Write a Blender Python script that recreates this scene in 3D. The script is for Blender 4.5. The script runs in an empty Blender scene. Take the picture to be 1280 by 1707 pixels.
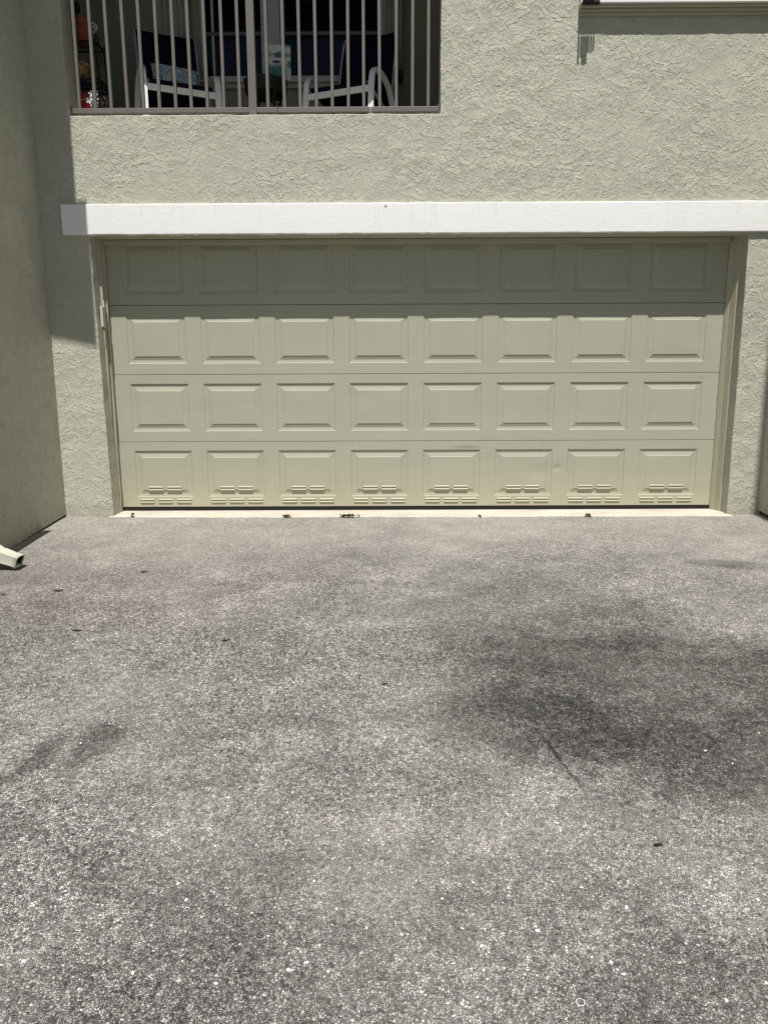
import bpy, bmesh, math, random
from mathutils import Vector, Matrix, noise, Quaternion

random.seed(7)
SC = bpy.context.scene
COL = SC.collection
R = math.radians

# ------------------------------------------------------------------ camera
CAM = Vector((-.2339, -6.0455, 1.0847))
YAW, PITCH, ROLL = .004, .1826, -.0043
cd = bpy.data.cameras.new('camera')
cam = bpy.data.objects.new('camera', cd)
COL.objects.link(cam)
_f = Vector((-math.sin(YAW)*math.cos(PITCH), math.cos(YAW)*math.cos(PITCH), -math.sin(PITCH)))
_r0 = Vector((math.cos(YAW), math.sin(YAW), 0))
_u0 = _r0.cross(_f)
_r = math.cos(ROLL)*_r0 + math.sin(ROLL)*_u0
_u = -math.sin(ROLL)*_r0 + math.cos(ROLL)*_u0
M = Matrix.Identity(4)
for i in range(3):
    M[i][0], M[i][1], M[i][2], M[i][3] = _r[i], _u[i], -_f[i], CAM[i]
cam.matrix_world = M
cd.sensor_fit = 'VERTICAL'
cd.sensor_height = 24
cd.lens = 24*1230/1707
cd.clip_start = .05
cd.clip_end = 2000
SC.camera = cam

# ------------------------------------------------------------------ world, sun, exposure
SUN_EL, SUN_AZ = R(67.4), R(.8)          # azimuth measured from the house normal, towards the right
w = bpy.data.worlds.new('World')
SC.world = w
w.use_nodes = True
nt = w.node_tree
bg = nt.nodes['Background']
sky = nt.nodes.new('ShaderNodeTexSky')
sky.sky_type = 'NISHITA'
sky.sun_disc = False
sky.sun_elevation = SUN_EL
sky.sun_rotation = R(180) - SUN_AZ
sky.altitude = 5
sky.dust_density = 1.2
nt.links.new(sky.outputs[0], bg.inputs[0])
bg.inputs[1].default_value = .058
ld = bpy.data.lights.new('sun', 'SUN')
ld.energy = 4.6
ld.angle = R(.53)
ld.color = (1, .968, .925)
sun = bpy.data.objects.new('sun', ld)
COL.objects.link(sun)
S = Vector((math.sin(SUN_AZ)*math.cos(SUN_EL), -math.cos(SUN_AZ)*math.cos(SUN_EL), math.sin(SUN_EL)))
sun.rotation_euler = S.to_track_quat('Z', 'Y').to_euler()
sun.location = (0, -4, 12)
vs = SC.view_settings
vs.view_transform = 'Standard'
vs.look = 'None'
vs.gamma = 1
vs.exposure = .385
try: vs.use_curve_mapping = False
except Exception: pass
SC.cycles.max_bounces = 8

# ------------------------------------------------------------------ node helper
class NT:
    def __init__(s, name):
        s.m = bpy.data.materials.new(name)
        s.m.use_nodes = True
        s.t = s.m.node_tree
        s.b = s.t.nodes['Principled BSDF']
        s.b.inputs['Specular IOR Level'].default_value = .3
    def n(s, typ, **k):
        x = s.t.nodes.new(typ)
        for a, v in k.items(): setattr(x, a, v)
        return x
    def set(s, sock, v):
        if isinstance(v, bpy.types.NodeSocket): s.t.links.new(v, sock)
        elif isinstance(v, (tuple, list)):
            if len(v) == 3 and sock.type == 'RGBA': v = (*v, 1)
            sock.default_value = v
        else: sock.default_value = v
    def obj(s):
        return s.n('ShaderNodeTexCoord').outputs['Object']
    def math(s, op, a, b=0., c=0., clamp=False):
        x = s.n('ShaderNodeMath', operation=op, use_clamp=clamp)
        s.set(x.inputs[0], a); s.set(x.inputs[1], b); s.set(x.inputs[2], c)
        return x.outputs[0]
    def vmath(s, op, a, b=(0, 0, 0)):
        x = s.n('ShaderNodeVectorMath', operation=op)
        s.set(x.inputs[0], a)
        if op == 'SCALE': s.set(x.inputs['Scale'], b)
        else: s.set(x.inputs[1], b)
        return x.outputs['Value'] if op in ('LENGTH', 'DISTANCE', 'DOT_PRODUCT') else x.outputs['Vector']
    def noise(s, vec, scale, detail=2., rough=.5, dist=0., color=False):
        x = s.n('ShaderNodeTexNoise')
        s.set(x.inputs['Vector'], vec)
        for k, v in (('Scale', scale), ('Detail', detail), ('Roughness', rough), ('Distortion', dist)): s.set(x.inputs[k], v)
        return x.outputs['Color' if color else 'Fac']
    def vor(s, vec, scale, feature='F1', out='Distance', rnd=1.):
        x = s.n('ShaderNodeTexVoronoi', feature=feature)
        s.set(x.inputs['Vector'], vec); s.set(x.inputs['Scale'], scale); s.set(x.inputs['Randomness'], rnd)
        return x.outputs[out]
    def mr(s, v, a, b, c=0., d=1., smooth=False):
        x = s.n('ShaderNodeMapRange', interpolation_type='SMOOTHSTEP' if smooth else 'LINEAR')
        for i, q in enumerate((v, a, b, c, d)): s.set(x.inputs[i], q)
        return x.outputs[0]
    def mix(s, f, a, b, mode='MIX'):
        x = s.n('ShaderNodeMix', data_type='RGBA', blend_type=mode)
        s.set(x.inputs[0], f); s.set(x.inputs[6], a); s.set(x.inputs[7], b)
        return x.outputs[2]
    def ramp(s, f, stops):
        x = s.n('ShaderNodeValToRGB')
        e = x.color_ramp.elements
        while len(e) < len(stops): e.new(.5)
        for q, (p, c) in zip(e, stops): q.position = p; q.color = (*c, 1)
        s.set(x.inputs[0], f)
        return x.outputs[0]
    def bump(s, h, dist, strength=1., normal=None):
        x = s.n('ShaderNodeBump')
        s.set(x.inputs['Height'], h); s.set(x.inputs['Distance'], dist); s.set(x.inputs['Strength'], strength)
        if normal is not None: s.set(x.inputs['Normal'], normal)
        return x.outputs[0]
    def xyz(s, v):
        x = s.n('ShaderNodeSeparateXYZ'); s.set(x.inputs[0], v)
        return x.outputs
    def out(s, color=None, rough=None, normal=None, **k):
        if color is not None: s.set(s.b.inputs['Base Color'], color)
        if rough is not None: s.set(s.b.inputs['Roughness'], rough)
        if normal is not None: s.set(s.b.inputs['Normal'], normal)
        for a, v in k.items(): s.set(s.b.inputs[a.replace('_', ' ')], v)
        return s.m

def stucco(name, col, relief=1., dirt=1.):
    t = NT(name)
    o = t.obj()
    x, y, z = t.xyz(o)
    # coarse skip-trowel laps: each lap thins upwards and ends in a lip at its lower edge
    def saw(g, lip):
        f = t.math('FRACT', g)
        up = t.math('DIVIDE', f, lip)
        down = t.math('SUBTRACT', 1., t.math('DIVIDE', t.math('SUBTRACT', f, lip), .92), clamp=True)
        return t.math('MINIMUM', up, down)
    w1 = t.noise(o, 4.2, 4., .52)
    h1 = saw(t.math('ADD', t.math('MULTIPLY', z, 7.), t.math('MULTIPLY', w1, 9.5)), .085)
    m1 = t.mr(t.noise(t.vmath('ADD', o, (3.1, 7.7, 1.3)), 9.5, 5., .72), .44, .52, .0, 1., smooth=True)
    w2 = t.noise(t.vmath('ADD', o, (9.3, 2.2, 4.4)), 9.5, 4., .54)
    h2 = saw(t.math('ADD', t.math('MULTIPLY', z, 17.), t.math('MULTIPLY', w2, 11.)), .14)
    m2 = t.mr(t.noise(t.vmath('ADD', o, (13.1, 5.7, 8.3)), 16., 5., .72), .42, .52, .0, 1., smooth=True)
    fine = t.noise(o, 170., 3., .65)
    mid = t.noise(o, 42., 3., .6)
    h = t.math('ADD', t.math('MULTIPLY', h1, m1), t.math('MULTIPLY', t.math('MULTIPLY', h2, m2), .60))
    h = t.math('ADD', h, t.math('MULTIPLY', mid, .08))
    h = t.math('ADD', h, t.math('MULTIPLY', fine, .20))
    patch = t.mr(t.noise(t.vmath('ADD', o, (2.2, 0., 6.1)), 1.7, 4., .6), .34, .62, .42, 1.08, smooth=True)
    nrm = t.bump(t.math('MULTIPLY', h, patch), .0036*relief, 1.)
    big = t.noise(o, .9, 4., .6)
    sm = t.noise(o, 14., 4., .65)
    c = t.mix(t.mr(big, .3, .7), tuple(v*.94 for v in col), tuple(v*1.05 for v in col))
    stk = t.noise(t.vmath('MULTIPLY', o, (9., 9., .55)), 1., 4., .65)
    c = t.mix(t.mr(stk, .56, .78, 0, .20*dirt), c, tuple(v*.62 for v in col))
    c = t.mix(t.mr(sm, .45, .8, 0, .16*dirt), c, tuple(v*.72 for v in col))
    wz = t.xyz(t.n('ShaderNodeNewGeometry').outputs['Position'])[2]
    spl = t.math('MULTIPLY', t.mr(wz, .16, -.10, 0, 1, True), t.mr(t.noise(o, 9., 5., .7), .35, .65, .15, 1.))
    c = t.mix(t.math('MULTIPLY', spl, .5), c, (.20, .175, .125))
    # colour is darker where the relief is low
    c = t.mix(t.mr(h, .15, .6, .18*dirt, 0.), c, tuple(v*.5 for v in col))
    return t.out(c, .92, nrm)

def paint(name, col, rough=.45, spec=.3, grain=0., var=.05):
    t = NT(name)
    o = t.obj()
    n = t.noise(o, 5., 4., .6)
    c = t.mix(n, tuple(v*(1-var) for v in col), tuple(v*(1+var) for v in col))
    nn = None
    if grain:
        g = t.noise(t.vmath('MULTIPLY', o, (6., 40., 160.)), 1., 4., .6)
        nn = t.bump(g, .0012*grain, .6)
    t.b.inputs['Specular IOR Level'].default_value = spec
    return t.out(c, t.mr(n, .2, .8, rough*.85, min(1, rough*1.15)), nn)

WALL = (.470, .464, .372)
MAT = {}
MAT['stucco'] = stucco('stucco', WALL)
MAT['stucco_soft'] = stucco('stucco_wing', WALL, .6, 1.5)
MAT['stucco_in_shaded'] = stucco('stucco_porch_shaded', (.33, .318, .235), .5)  # wall stucco darkened in colour to stand in for the porch shade
MAT['trim'] = paint('trim_paint', (.41, .39, .285), .55, .25, 0, .07)
MAT['white_metal'] = paint('white_metal', (.84, .83, .81), .35, .45)
MAT['rail'] = paint('rail_paint', (.150, .137, .124), .5, .3, 0, .12)
MAT['black'] = paint('black_iron', (.012, .012, .013), .5, .35)
MAT['rubber'] = paint('black_rubber', (.018, .018, .018), .75, .2)
MAT['navy'] = paint('navy_sling', (.005, .006, .018), .9, .1)
MAT['navy_hem'] = paint('sling_piping', (.35, .35, .36), .7, .2)
MAT['terracotta'] = paint('terracotta', (.30, .085, .035), .75, .2)
MAT['red'] = paint('red_plastic', (.50, .012, .014), .4, .4)
MAT['blue'] = paint('blue_glaze', (.03, .06, .14), .35, .5)
MAT['frame'] = paint('window_frame', (.50, .50, .50), .45, .4)
MAT['bronze'] = paint('bronze_frame', (.12, .12, .125), .4, .4)
MAT['shutter'] = paint('shutter_metal', (.55, .53, .47), .5, .35, 0, .08)
MAT['grey_white'] = paint('off_white', (.66, .65, .62), .6, .3)
MAT['beige'] = paint('beige_plastic', (.50, .485, .40), .55, .3)
MAT['green'] = paint('green_paint', (.02, .20, .10), .5, .3)
MAT['leaf'] = paint('dry_leaf', (.050, .040, .020), .8, .2, 0, .4)
MAT['stick'] = paint('dark_twig', (.030, .026, .023), .85, .2, 0, .3)
MAT['shell_cream'] = paint('cream_shell', (.52, .49, .42), .65, .3, 0, .15)
MAT['shell_grey'] = paint('grey_shell', (.56, .56, .55), .6, .3, 0, .15)
MAT['shell'] = paint('white_shell', (.66, .65, .62), .6, .3, 0, .15)
MAT['curtain'] = paint('blind_cloth', (.045, .050, .068), .8, .1)
MAT['dark_room'] = paint('room_dark', (.012, .012, .014), .9, .1)
MAT['concrete_dark'] = paint('footing_concrete', (.10, .095, .085), .95, .1, 0, .3)

def m_band():
    t = NT('white_stucco_band'); o = t.obj()
    h = t.math('ADD', t.noise(t.vmath('MULTIPLY', o, (1, 1, 2.5)), 16., 4., .6), t.math('MULTIPLY', t.noise(o, 110., 3., .6), .25))
    c = t.mix(t.mr(t.noise(o, 3., 5., .65), .35, .75, 0, .35), (.845, .84, .825), (.78, .77, .75))
    c = t.mix(t.mr(t.noise(t.vmath('MULTIPLY', o, (2., 2., .6)), 22., 3., .6), .68, .76, 0, .3), c, (.45, .43, .39))
    x, y, z = t.xyz(o)
    stk = t.noise(t.vmath('MULTIPLY', o, (26., 26., 1.5)), 1., 4., .7)
    c = t.mix(t.math('MULTIPLY', t.mr(stk, .55, .75, 0, .28), t.mr(z, 2.15, 2.36, .25, 1.)), c, (.46, .45, .42))
    c = t.mix(t.mr(t.noise(o, 60., 4., .7), .70, .76, 0, .6), c, (.30, .29, .27))
    sp = t.vmath('LENGTH', t.vmath('MULTIPLY', t.vmath('SUBTRACT', o, (-.235, 0, 2.322)), (1., 0., 1.)))
    c = t.mix(t.mr(sp, .006, .013, .8, 0), c, (.12, .11, .10))
    return t.out(c, .8, t.bump(h, .0020, .6))
MAT['band'] = m_band()

def m_door():
    t = NT('door_paint'); o = t.n('ShaderNodeNewGeometry').outputs['Position']; x, y, z = t.xyz(o)
    base = (.390, .387, .297)
    n = t.noise(t.vmath('MULTIPLY', o, (1., 1., 2.2)), 1.7, 5., .6)
    c = t.mix(n, tuple(v*.93 for v in base), tuple(v*1.06 for v in base))
    stk = t.noise(t.vmath('MULTIPLY', o, (22., 22., .8)), 1., 5., .7)
    c = t.mix(t.mr(stk, .52, .75, 0, .12), c, (.27, .255, .18))
    c = t.mix(t.mr(t.noise(t.vmath('ADD', o, (5, 2, 9)), 7., 6., .72), .56, .72, 0, .18), c, (.50, .49, .40))
    # dust and splash-back near the floor
    d = t.math('MULTIPLY', t.mr(z, .42, .02, 0., 1., True), t.mr(t.noise(o, 5., 5., .65), .25, .75, .35, 1.))
    c = t.mix(t.math('MULTIPLY', d, .62), c, (.44, .40, .265))
    c = t.mix(t.mr(t.noise(o, 34., 4., .7), .70, .78, 0, .35), c, (.20, .18, .12))
    g = t.noise(t.vmath('MULTIPLY', o, (5., 5., 150.)), 1., 4., .6)
    soft = t.noise(t.vmath('MULTIPLY', o, (1., 1., 1.6)), 2.6, 2., .5)
    nr = t.bump(soft, .012, .35)
    # two dents in the lowest section and a crease by the joint
    def dent(cx, cz, rx, rz, amp, nr):
        v = t.vmath('MULTIPLY', t.vmath('SUBTRACT', o, (cx, 0, cz)), (1/rx, 0., 1/rz))
        q = t.mr(t.vmath('LENGTH', v), 0., 1., 1., 0., True)
        return t.bump(q, amp, 1., nr)
    nr = dent(1.165, .335, .055, .04, -.004, nr)
    nr = dent(1.02, .30, .16, .08, -.0035, nr)
    nr = dent(.42, .49, .20, .035, -.004, nr)
    nr = t.bump(g, .0007, .45, nr)
    t.b.inputs['Specular IOR Level'].default_value = .35
    return t.out(c, .5, nr)
MAT['door'] = m_door()

def m_apron():
    t = NT('apron_concrete'); o = t.obj()
    c = t.ramp(t.noise(t.vmath('MULTIPLY', o, (1., 2.5, 1.)), 2.4, 6., .65), [(.25, (.36, .315, .25)), (.5, (.49, .455, .39)), (.75, (.56, .525, .46))])
    c = t.mix(t.mr(t.noise(t.vmath('ADD', o, (4, 4, 0)), 3., 5., .7), .52, .75, 0, .75), c, (.50, .38, .27))
    c = t.mix(t.mr(t.noise(o, 45., 3., .6), .66, .76, 0, .5), c, (.2, .17, .14))
    return t.out(c, .85, t.bump(t.noise(o, 90., 4., .65), .003, .6))
MAT['apron'] = m_apron()

def m_asphalt():
    t = NT('weathered_asphalt'); o0 = t.obj(); x, y, z = t.xyz(o0)
    flat = t.n('ShaderNodeCombineXYZ'); t.set(flat.inputs[0], x); t.set(flat.inputs[1], y)
    o = flat.outputs[0]
    wob = t.vmath('SCALE', t.vmath('SUBTRACT', t.noise(o, 80., 2., .6, color=True), (.5, .5, .5)), .009)
    p = t.vmath('ADD', o, wob)
    def stones(scale, off):
        q = t.vmath('ADD', p, off)
        rnd = t.vor(q, scale, 'F1', 'Color')
        edge = t.vor(q, scale, 'DISTANCE_TO_EDGE', 'Distance')
        f1 = t.vor(q, scale, 'F1', 'Distance')
        r, g, b = (lambda s: (s[0], s[1], s[2]))(t.xyz(rnd))
        return r, g, b, edge, f1
    r, g, b, e, f1 = stones(136., (0, 0, 0))
    r2, g2, b2, e2, f2 = stones(225., (3, 5, 0))
    pal = [(0, (.070, .067, .066)), (.22, (.19, .182, .174)), (.50, (.345, .334, .306)), (.80, (.47, .456, .420)), (.95, (.58, .558, .52)), (1, (.76, .74, .71))]
    c1 = t.ramp(r, pal)
    c1 = t.mix(t.mr(g, .80, 1., 0, .5), c1, (.40, .31, .21))      # a few tan and reddish stones
    c1 = t.mix(t.mr(b, .86, 1., 0, .5), c1, (.27, .22, .24))
    c2 = t.ramp(r2, [(0, (.05, .049, .048)), (.5, (.24, .232, .217)), (1, (.54, .527, .493))])
    binder = t.mix(t.noise(o, 60., 3., .6), (.022, .022, .025), (.052, .050, .053))
    wear = t.math('ADD', t.math('MULTIPLY', t.noise(o, 2.1, 5., .62), .5), t.math('MULTIPLY', t.noise(o, 14., 5., .68), .5))
    m2 = t.mr(e2, .04, .22, 0, 1, True)
    fines = t.mix(t.math('MULTIPLY', m2, .92), binder, c2)
    show = t.math('GREATER_THAN', t.math('ADD', t.math('MULTIPLY', b, .55), wear), .56)
    m1 = t.math('MULTIPLY', t.mr(e, .04, .20, 0, 1, True), show)
    c = t.mix(m1, fines, c1)
    # pits where stones have come out
    pit = t.mr(t.noise(t.vmath('MULTIPLY', o, (1., 1.2, 1.)), 46., 5., .72), .555, .655, 0, 1, True)
    c = t.mix(t.math('MULTIPLY', pit, .78), c, (.040, .038, .038))
    pit3 = t.mr(t.noise(t.vmath('MULTIPLY', o, (1., 1.1, 1.)), 18., 6., .75), .585, .66, 0, 1, True)
    c = t.mix(t.math('MULTIPLY', pit3, .55), c, (.040, .038, .038))
    clump = t.xyz(t.vor(t.vmath('ADD', o, t.vmath('SCALE', t.noise(o, 30., 2., .6, color=True), .03)), 52., 'F1', 'Color'))[0]
    cl = t.math('MULTIPLY', t.mr(clump, 0., 1., .70, 1.30), t.mr(t.noise(t.vmath('ADD', o, (8., 3., 0.)), 7.5, 6., .74), .36, .64, .80, 1.16))
    cv = t.n('ShaderNodeCombineColor'); [t.set(cv.inputs[i], cl) for i in range(3)]
    c = t.mix(1., c, cv.outputs[0], 'MULTIPLY')
    # broad weathering: bleached and stained areas
    lg = t.noise(t.vmath('ADD', o, (1.7, .6, 0)), .75, 5., .6)
    c = t.mix(t.mr(lg, .42, .68, 0, .35), c, (.36, .345, .32))
    tone = t.mr(t.noise(t.vmath('MULTIPLY', o, (1., 1.3, 1.)), 2.6, 6., .66), .30, .70, .80, 1.40)
    tv = t.n('ShaderNodeCombineColor'); [t.set(tv.inputs[i], tone) for i in range(3)]
    c = t.mix(1., c, tv.outputs[0], 'MULTIPLY')
    c = t.mix(1., c, (1.15, 1.135, 1.10), 'MULTIPLY')
    warpv = t.vmath('SCALE', t.vmath('SUBTRACT', t.noise(o, 3.2, 6., .72, color=True), (.5, .5, .5)), .55)
    ow = t.vmath('ADD', t.vmath('ADD', o, warpv), t.vmath('SCALE', t.vmath('SUBTRACT', t.noise(o, 26., 4., .75, color=True), (.5, .5, .5)), .30))
    near = t.vmath('SCALE', t.vmath('SUBTRACT', t.noise(o, 13., 5., .75, color=True), (.5, .5, .5)), .13)
    osm = t.vmath('ADD', o, near)
    def ell(cx, cy, rx, ry, rot, soft=.5):
        v = t.vmath('SUBTRACT', osm if min(rx, ry) < .1 else ow, (cx, cy, 0))
        rt = t.n('ShaderNodeVectorRotate', rotation_type='Z_AXIS'); t.set(rt.inputs['Vector'], v); t.set(rt.inputs['Angle'], R(-rot))
        v = t.vmath('MULTIPLY', rt.outputs[0], (1/rx, 1/ry, 0.))
        return t.mr(t.vmath('LENGTH', v), 1.+soft*.5, 1.-soft*.5, 0, 1, True)
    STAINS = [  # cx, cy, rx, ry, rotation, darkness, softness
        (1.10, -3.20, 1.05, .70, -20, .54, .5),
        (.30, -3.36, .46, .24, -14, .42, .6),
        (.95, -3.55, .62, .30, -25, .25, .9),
        (.50, -2.45, .60, .55, 0, .28, 1.2),
        (.55, -1.75, .60, .22, 10, .16, 1.2),
        (-.65, -1.35, .65, .22, 0, .20, 1.2),
        (1.93, -1.50, .27, .09, -8, .50, .7),
        (-.72, -4.30, .36, .30, 10, .26, 1.2),
        (.55, -4.52, .34, .20, 0, .26, 1.2),
        (-2.1, -1.9, .75, .30, 0, .12, 1.2),
        (-1.50, -3.56, .045, .14, -8, .52, .9),
        (-1.585, -3.70, .06, .035, 20, .40, .9),
        (-1.32, -3.48, .075, .13, 4, .50, .9),
        (-1.36, -3.62, .05, .07, 0, .32, .9),
        (-1.6, -3.95, .22, .10, 0, .30, 1.2),
        (-2.6, -1.6, .4, .25, 0, .25, 1.),
        (.1, -4.1, .35, .15, 0, .12, 1.2),
        (-.1, -4.85, 1.6, .40, 0, .08, 1.4),
        (-2.35, -2.7, .5, .35, 20, .15, 1.2)]
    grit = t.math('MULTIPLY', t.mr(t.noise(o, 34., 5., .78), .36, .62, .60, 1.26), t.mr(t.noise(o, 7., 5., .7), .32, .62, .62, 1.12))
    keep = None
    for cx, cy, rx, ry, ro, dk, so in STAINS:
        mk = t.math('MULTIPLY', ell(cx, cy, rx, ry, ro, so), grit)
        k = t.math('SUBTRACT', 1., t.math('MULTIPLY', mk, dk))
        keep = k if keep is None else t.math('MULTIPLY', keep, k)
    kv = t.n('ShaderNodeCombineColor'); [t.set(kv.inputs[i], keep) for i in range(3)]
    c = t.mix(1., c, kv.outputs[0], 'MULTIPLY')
    # pale sandy wash by the house, pinkish at the left
    wash = t.math('MULTIPLY', t.mr(y, -2.0, -.35, 0, .55, True), t.mr(t.noise(o, 1.6, 5., .65), .25, .7, .35, 1.))
    c = t.mix(wash, c, t.mix(m1, (.42, .40, .355), (.62, .59, .53)))
    pk = t.math('MULTIPLY', ell(-1.9, -1.6, 1.0, .7, 0, 1.4), .16)
    c = t.mix(pk, c, (.36, .27, .24))
    # one short open crack
    ca, cb = Vector((.335, -3.40, 0)), Vector((.432, -3.80, 0)); dv = cb - ca
    wob2 = t.vmath('ADD', o, t.vmath('SCALE', t.vmath('SUBTRACT', t.noise(o, 19., 4., .7, color=True), (.5, .5, .5)), .045))
    rel = t.vmath('SUBTRACT', wob2, tuple(ca))
    s_ = t.math('DIVIDE', t.vmath('DOT_PRODUCT', rel, tuple(dv)), dv.length_squared, clamp=True)
    dist = t.vmath('LENGTH', t.vmath('SUBTRACT', rel, t.vmath('SCALE', tuple(dv), s_)))
    ck = t.math('MULTIPLY', t.mr(dist, .004, .012, 1, 0, True), t.mr(t.math('ABSOLUTE', t.math('SUBTRACT', s_, .42)), .06, .5, .85, .25))
    c = t.mix(ck, c, (.02, .02, .02))
    h = t.math('ADD', t.math('MULTIPLY', t.mr(e, 0, .35, 0, 1, True), show), t.math('MULTIPLY', t.mr(e2, 0, .3, 0, 1, True), .35))
    h = t.math('ADD', h, t.math('MULTIPLY', r, .35))
    h = t.math('SUBTRACT', h, t.math('MULTIPLY', pit, .9))
    h = t.math('SUBTRACT', h, t.math('MULTIPLY', ck, 2.))
    nr = t.bump(h, .0042, .9)
    nr2 = t.bump(t.noise(o, 6., 4., .6), .02, .35, nr)
    return t.out(c, .88, nr2)
MAT['asphalt'] = m_asphalt()

def m_lawn():
    t = NT('lawn'); o = t.obj()
    c = t.mix(t.noise(o, 3., 5., .6), (.05, .07, .03), (.10, .115, .05))
    return t.out(c, .95)
MAT['lawn'] = m_lawn()

def m_glass():
    t = NT('window_glass')
    return t.out((.008, .009, .012), .06, None, Specular_IOR_Level=.5, Alpha=1.)
def m_pane():
    t = NT('window_pane')
    g = t.n('ShaderNodeBsdfGlossy'); g.inputs['Roughness'].default_value = .03; g.inputs['Color'].default_value = (.8, .84, .9, 1)
    tr = t.n('ShaderNodeBsdfTransparent'); tr.inputs['Color'].default_value = (.62, .66, .70, 1)
    fr = t.n('ShaderNodeFresnel'); fr.inputs['IOR'].default_value = 1.2
    mx = t.n('ShaderNodeMixShader')
    t.t.links.new(fr.outputs[0], mx.inputs[0]); t.t.links.new(tr.outputs[0], mx.inputs[1]); t.t.links.new(g.outputs[0], mx.inputs[2])
    t.t.links.new(mx.outputs[0], t.t.nodes['Material Output'].inputs[0])
    return t.m
MAT['pane'] = m_pane()

def m_pillow():
    t = NT('coral_print_cloth'); o = t.obj()
    wv = t.noise(o, 9., 3., .6, 2.2)
    c = t.ramp(t.noise(o, 5.5, 2., .5, 1.6), [(.40, (.70, .70, .68)), (.445, (.03, .09, .17)), (.49, (.70, .70, .68)), (.545, (.06, .26, .21)), (.60, (.70, .70, .68)), (.66, (.05, .12, .20))])
    return t.out(c, .9, t.bump(t.noise(o, 60., 2.), .003, .4))
MAT['pillow'] = m_pillow()

def m_yellow():
    t = NT('yellow_print'); o = t.obj()
    c = t.mix(t.mr(t.noise(o, 38., 2., .5, 1.), .52, .58), (.50, .34, .13), (.16, .07, .03))
    return t.out(c, .6)
MAT['yellow'] = m_yellow()

def m_sign():
    # printed face of the little box sign: painted sea-green wash over off-white (lettering is separate geometry)
    t = NT('printed_sign_face'); o = t.obj(); x, y, z = t.xyz(o)
    n = t.noise(o, 16., 3., .6, 1.5)
    base = (.60, .585, .55)
    low = t.mr(t.math('ADD', z, t.math('MULTIPLY', n, .08)), .185, .13, 0, 1, True)
    c = t.mix(t.math('MULTIPLY', low, t.mr(x, .075, .03, .15, 1.)), base, t.mix(t.mr(n, .45, .6), (.07, .19, .16), (.12, .22, .25)))
    blob = t.mr(t.vmath('LENGTH', t.vmath('MULTIPLY', t.vmath('SUBTRACT', o, (0., 0, .195)), (1/.035, 0., 1/.03))), 1.1, .7)
    c = t.mix(t.math('MULTIPLY', blob, t.mr(n, .3, .5)), c, (.10, .28, .24))
    b2 = t.mr(t.vmath('LENGTH', t.vmath('MULTIPLY', t.vmath('SUBTRACT', o, (.085, 0, .12)), (1/.022, 0., 1/.03))), 1.1, .8)
    c = t.mix(b2, c, (.10, .24, .22))
    b3 = t.mr(t.vmath('LENGTH', t.vmath('MULTIPLY', t.vmath('SUBTRACT', o, (-.02, 0, .142)), (1/.035, 0., 1/.012))), 1.1, .8)
    c = t.mix(b3, c, (.04, .05, .12))
    b4 = t.mr(t.vmath('LENGTH', t.vmath('MULTIPLY', t.vmath('SUBTRACT', o, (.075, 0, .262)), (1/.03, 0., 1/.010))), 1.1, .8)
    c = t.mix(b4, c, (.10, .24, .22))
    return t.out(c, .7)
MAT['sign'] = m_sign()

# ------------------------------------------------------------------ mesh helper
class MB:
    def __init__(s): s.v, s.f = [], []
    def add(s, vs, fs):
        k = len(s.v); s.v += [tuple(v) for v in vs]; s.f += [tuple(k+i for i in f) for f in fs]
        return s
    def box(s, x0, x1, y0, y1, z0, z1):
        v = [(x, y, z) for z in (z0, z1) for y in (y0, y1) for x in (x0, x1)]
        return s.add(v, [(0, 2, 3, 1), (4, 5, 7, 6), (0, 1, 5, 4), (2, 6, 7, 3), (0, 4, 6, 2), (1, 3, 7, 5)])
    def ring(s, rings, closed=False, caps=True):
        n = len(rings[0]); v = [p for r in rings for p in r]; f = []
        m = len(rings)
        for i in range(m if closed else m-1):
            a, b = i*n, ((i+1) % m)*n
            for j in range(n):
                f.append((a+j, a+(j+1) % n, b+(j+1) % n, b+j))
        if caps and not closed:
            f.append(tuple(range(n-1, -1, -1))); f.append(tuple((m-1)*n+j for j in range(n)))
        return s.add(v, f)
    def sweep(s, path, w, h=None, n=8, up=None, closed=False):
        """round tube (h None) or flat bar of w (across 'up') x h swept along a path"""
        P = [Vector(p) for p in path]; rings = []
        upv = Vector(up) if up else None
        for i, p in enumerate(P):
            a = P[i-1] if (i > 0 or closed) else P[i]
            b = P[(i+1) % len(P)] if (i < len(P)-1 or closed) else P[i]
            d = (b-a).normalized()
            ref = upv or (Vector((0, 0, 1)) if abs(d.z) < .9 else Vector((1, 0, 0)))
            u = d.cross(ref).normalized(); v = u.cross(d).normalized()
            ww = w[i] if isinstance(w, (list, tuple)) else w
            if h is None:
                rings.append([p + (math.cos(2*math.pi*k/n)*u + math.sin(2*math.pi*k/n)*v)*ww for k in range(n)])
            else:
                rings.append([p + u*(sx*h/2) + v*(sv*ww/2) for sx, sv in ((-1, -1), (1, -1), (1, 1), (-1, 1))])
        return s.ring(rings, closed)
    def lathe(s, prof, n=24, c=(0, 0, 0), sq=None):
        rings = []
        for r, z in prof:
            rr = []
            for k in range(n):
                a = 2*math.pi*k/n
                rr.append((c[0]+math.cos(a)*r, c[1]+math.sin(a)*r, c[2]+z))
            rings.append(rr)
        return s.ring(rings)
    def mesh(s, name):
        me = bpy.data.meshes.new(name); me.from_pydata(s.v, [], s.f)
        b = bmesh.new(); b.from_mesh(me); bmesh.ops.remove_doubles(b, verts=b.verts, dist=1e-5)
        bmesh.ops.recalc_face_normals(b, faces=b.faces); b.to_mesh(me); b.free()
        return me
    def build(s, name, mat, parent=None, smooth=False, bevel=0., loc=None, rotz=0.):
        me = s.mesh(name); me.materials.append(MAT[mat] if isinstance(mat, str) else mat)
        return link(name, me, parent, smooth, bevel, loc, rotz)

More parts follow.
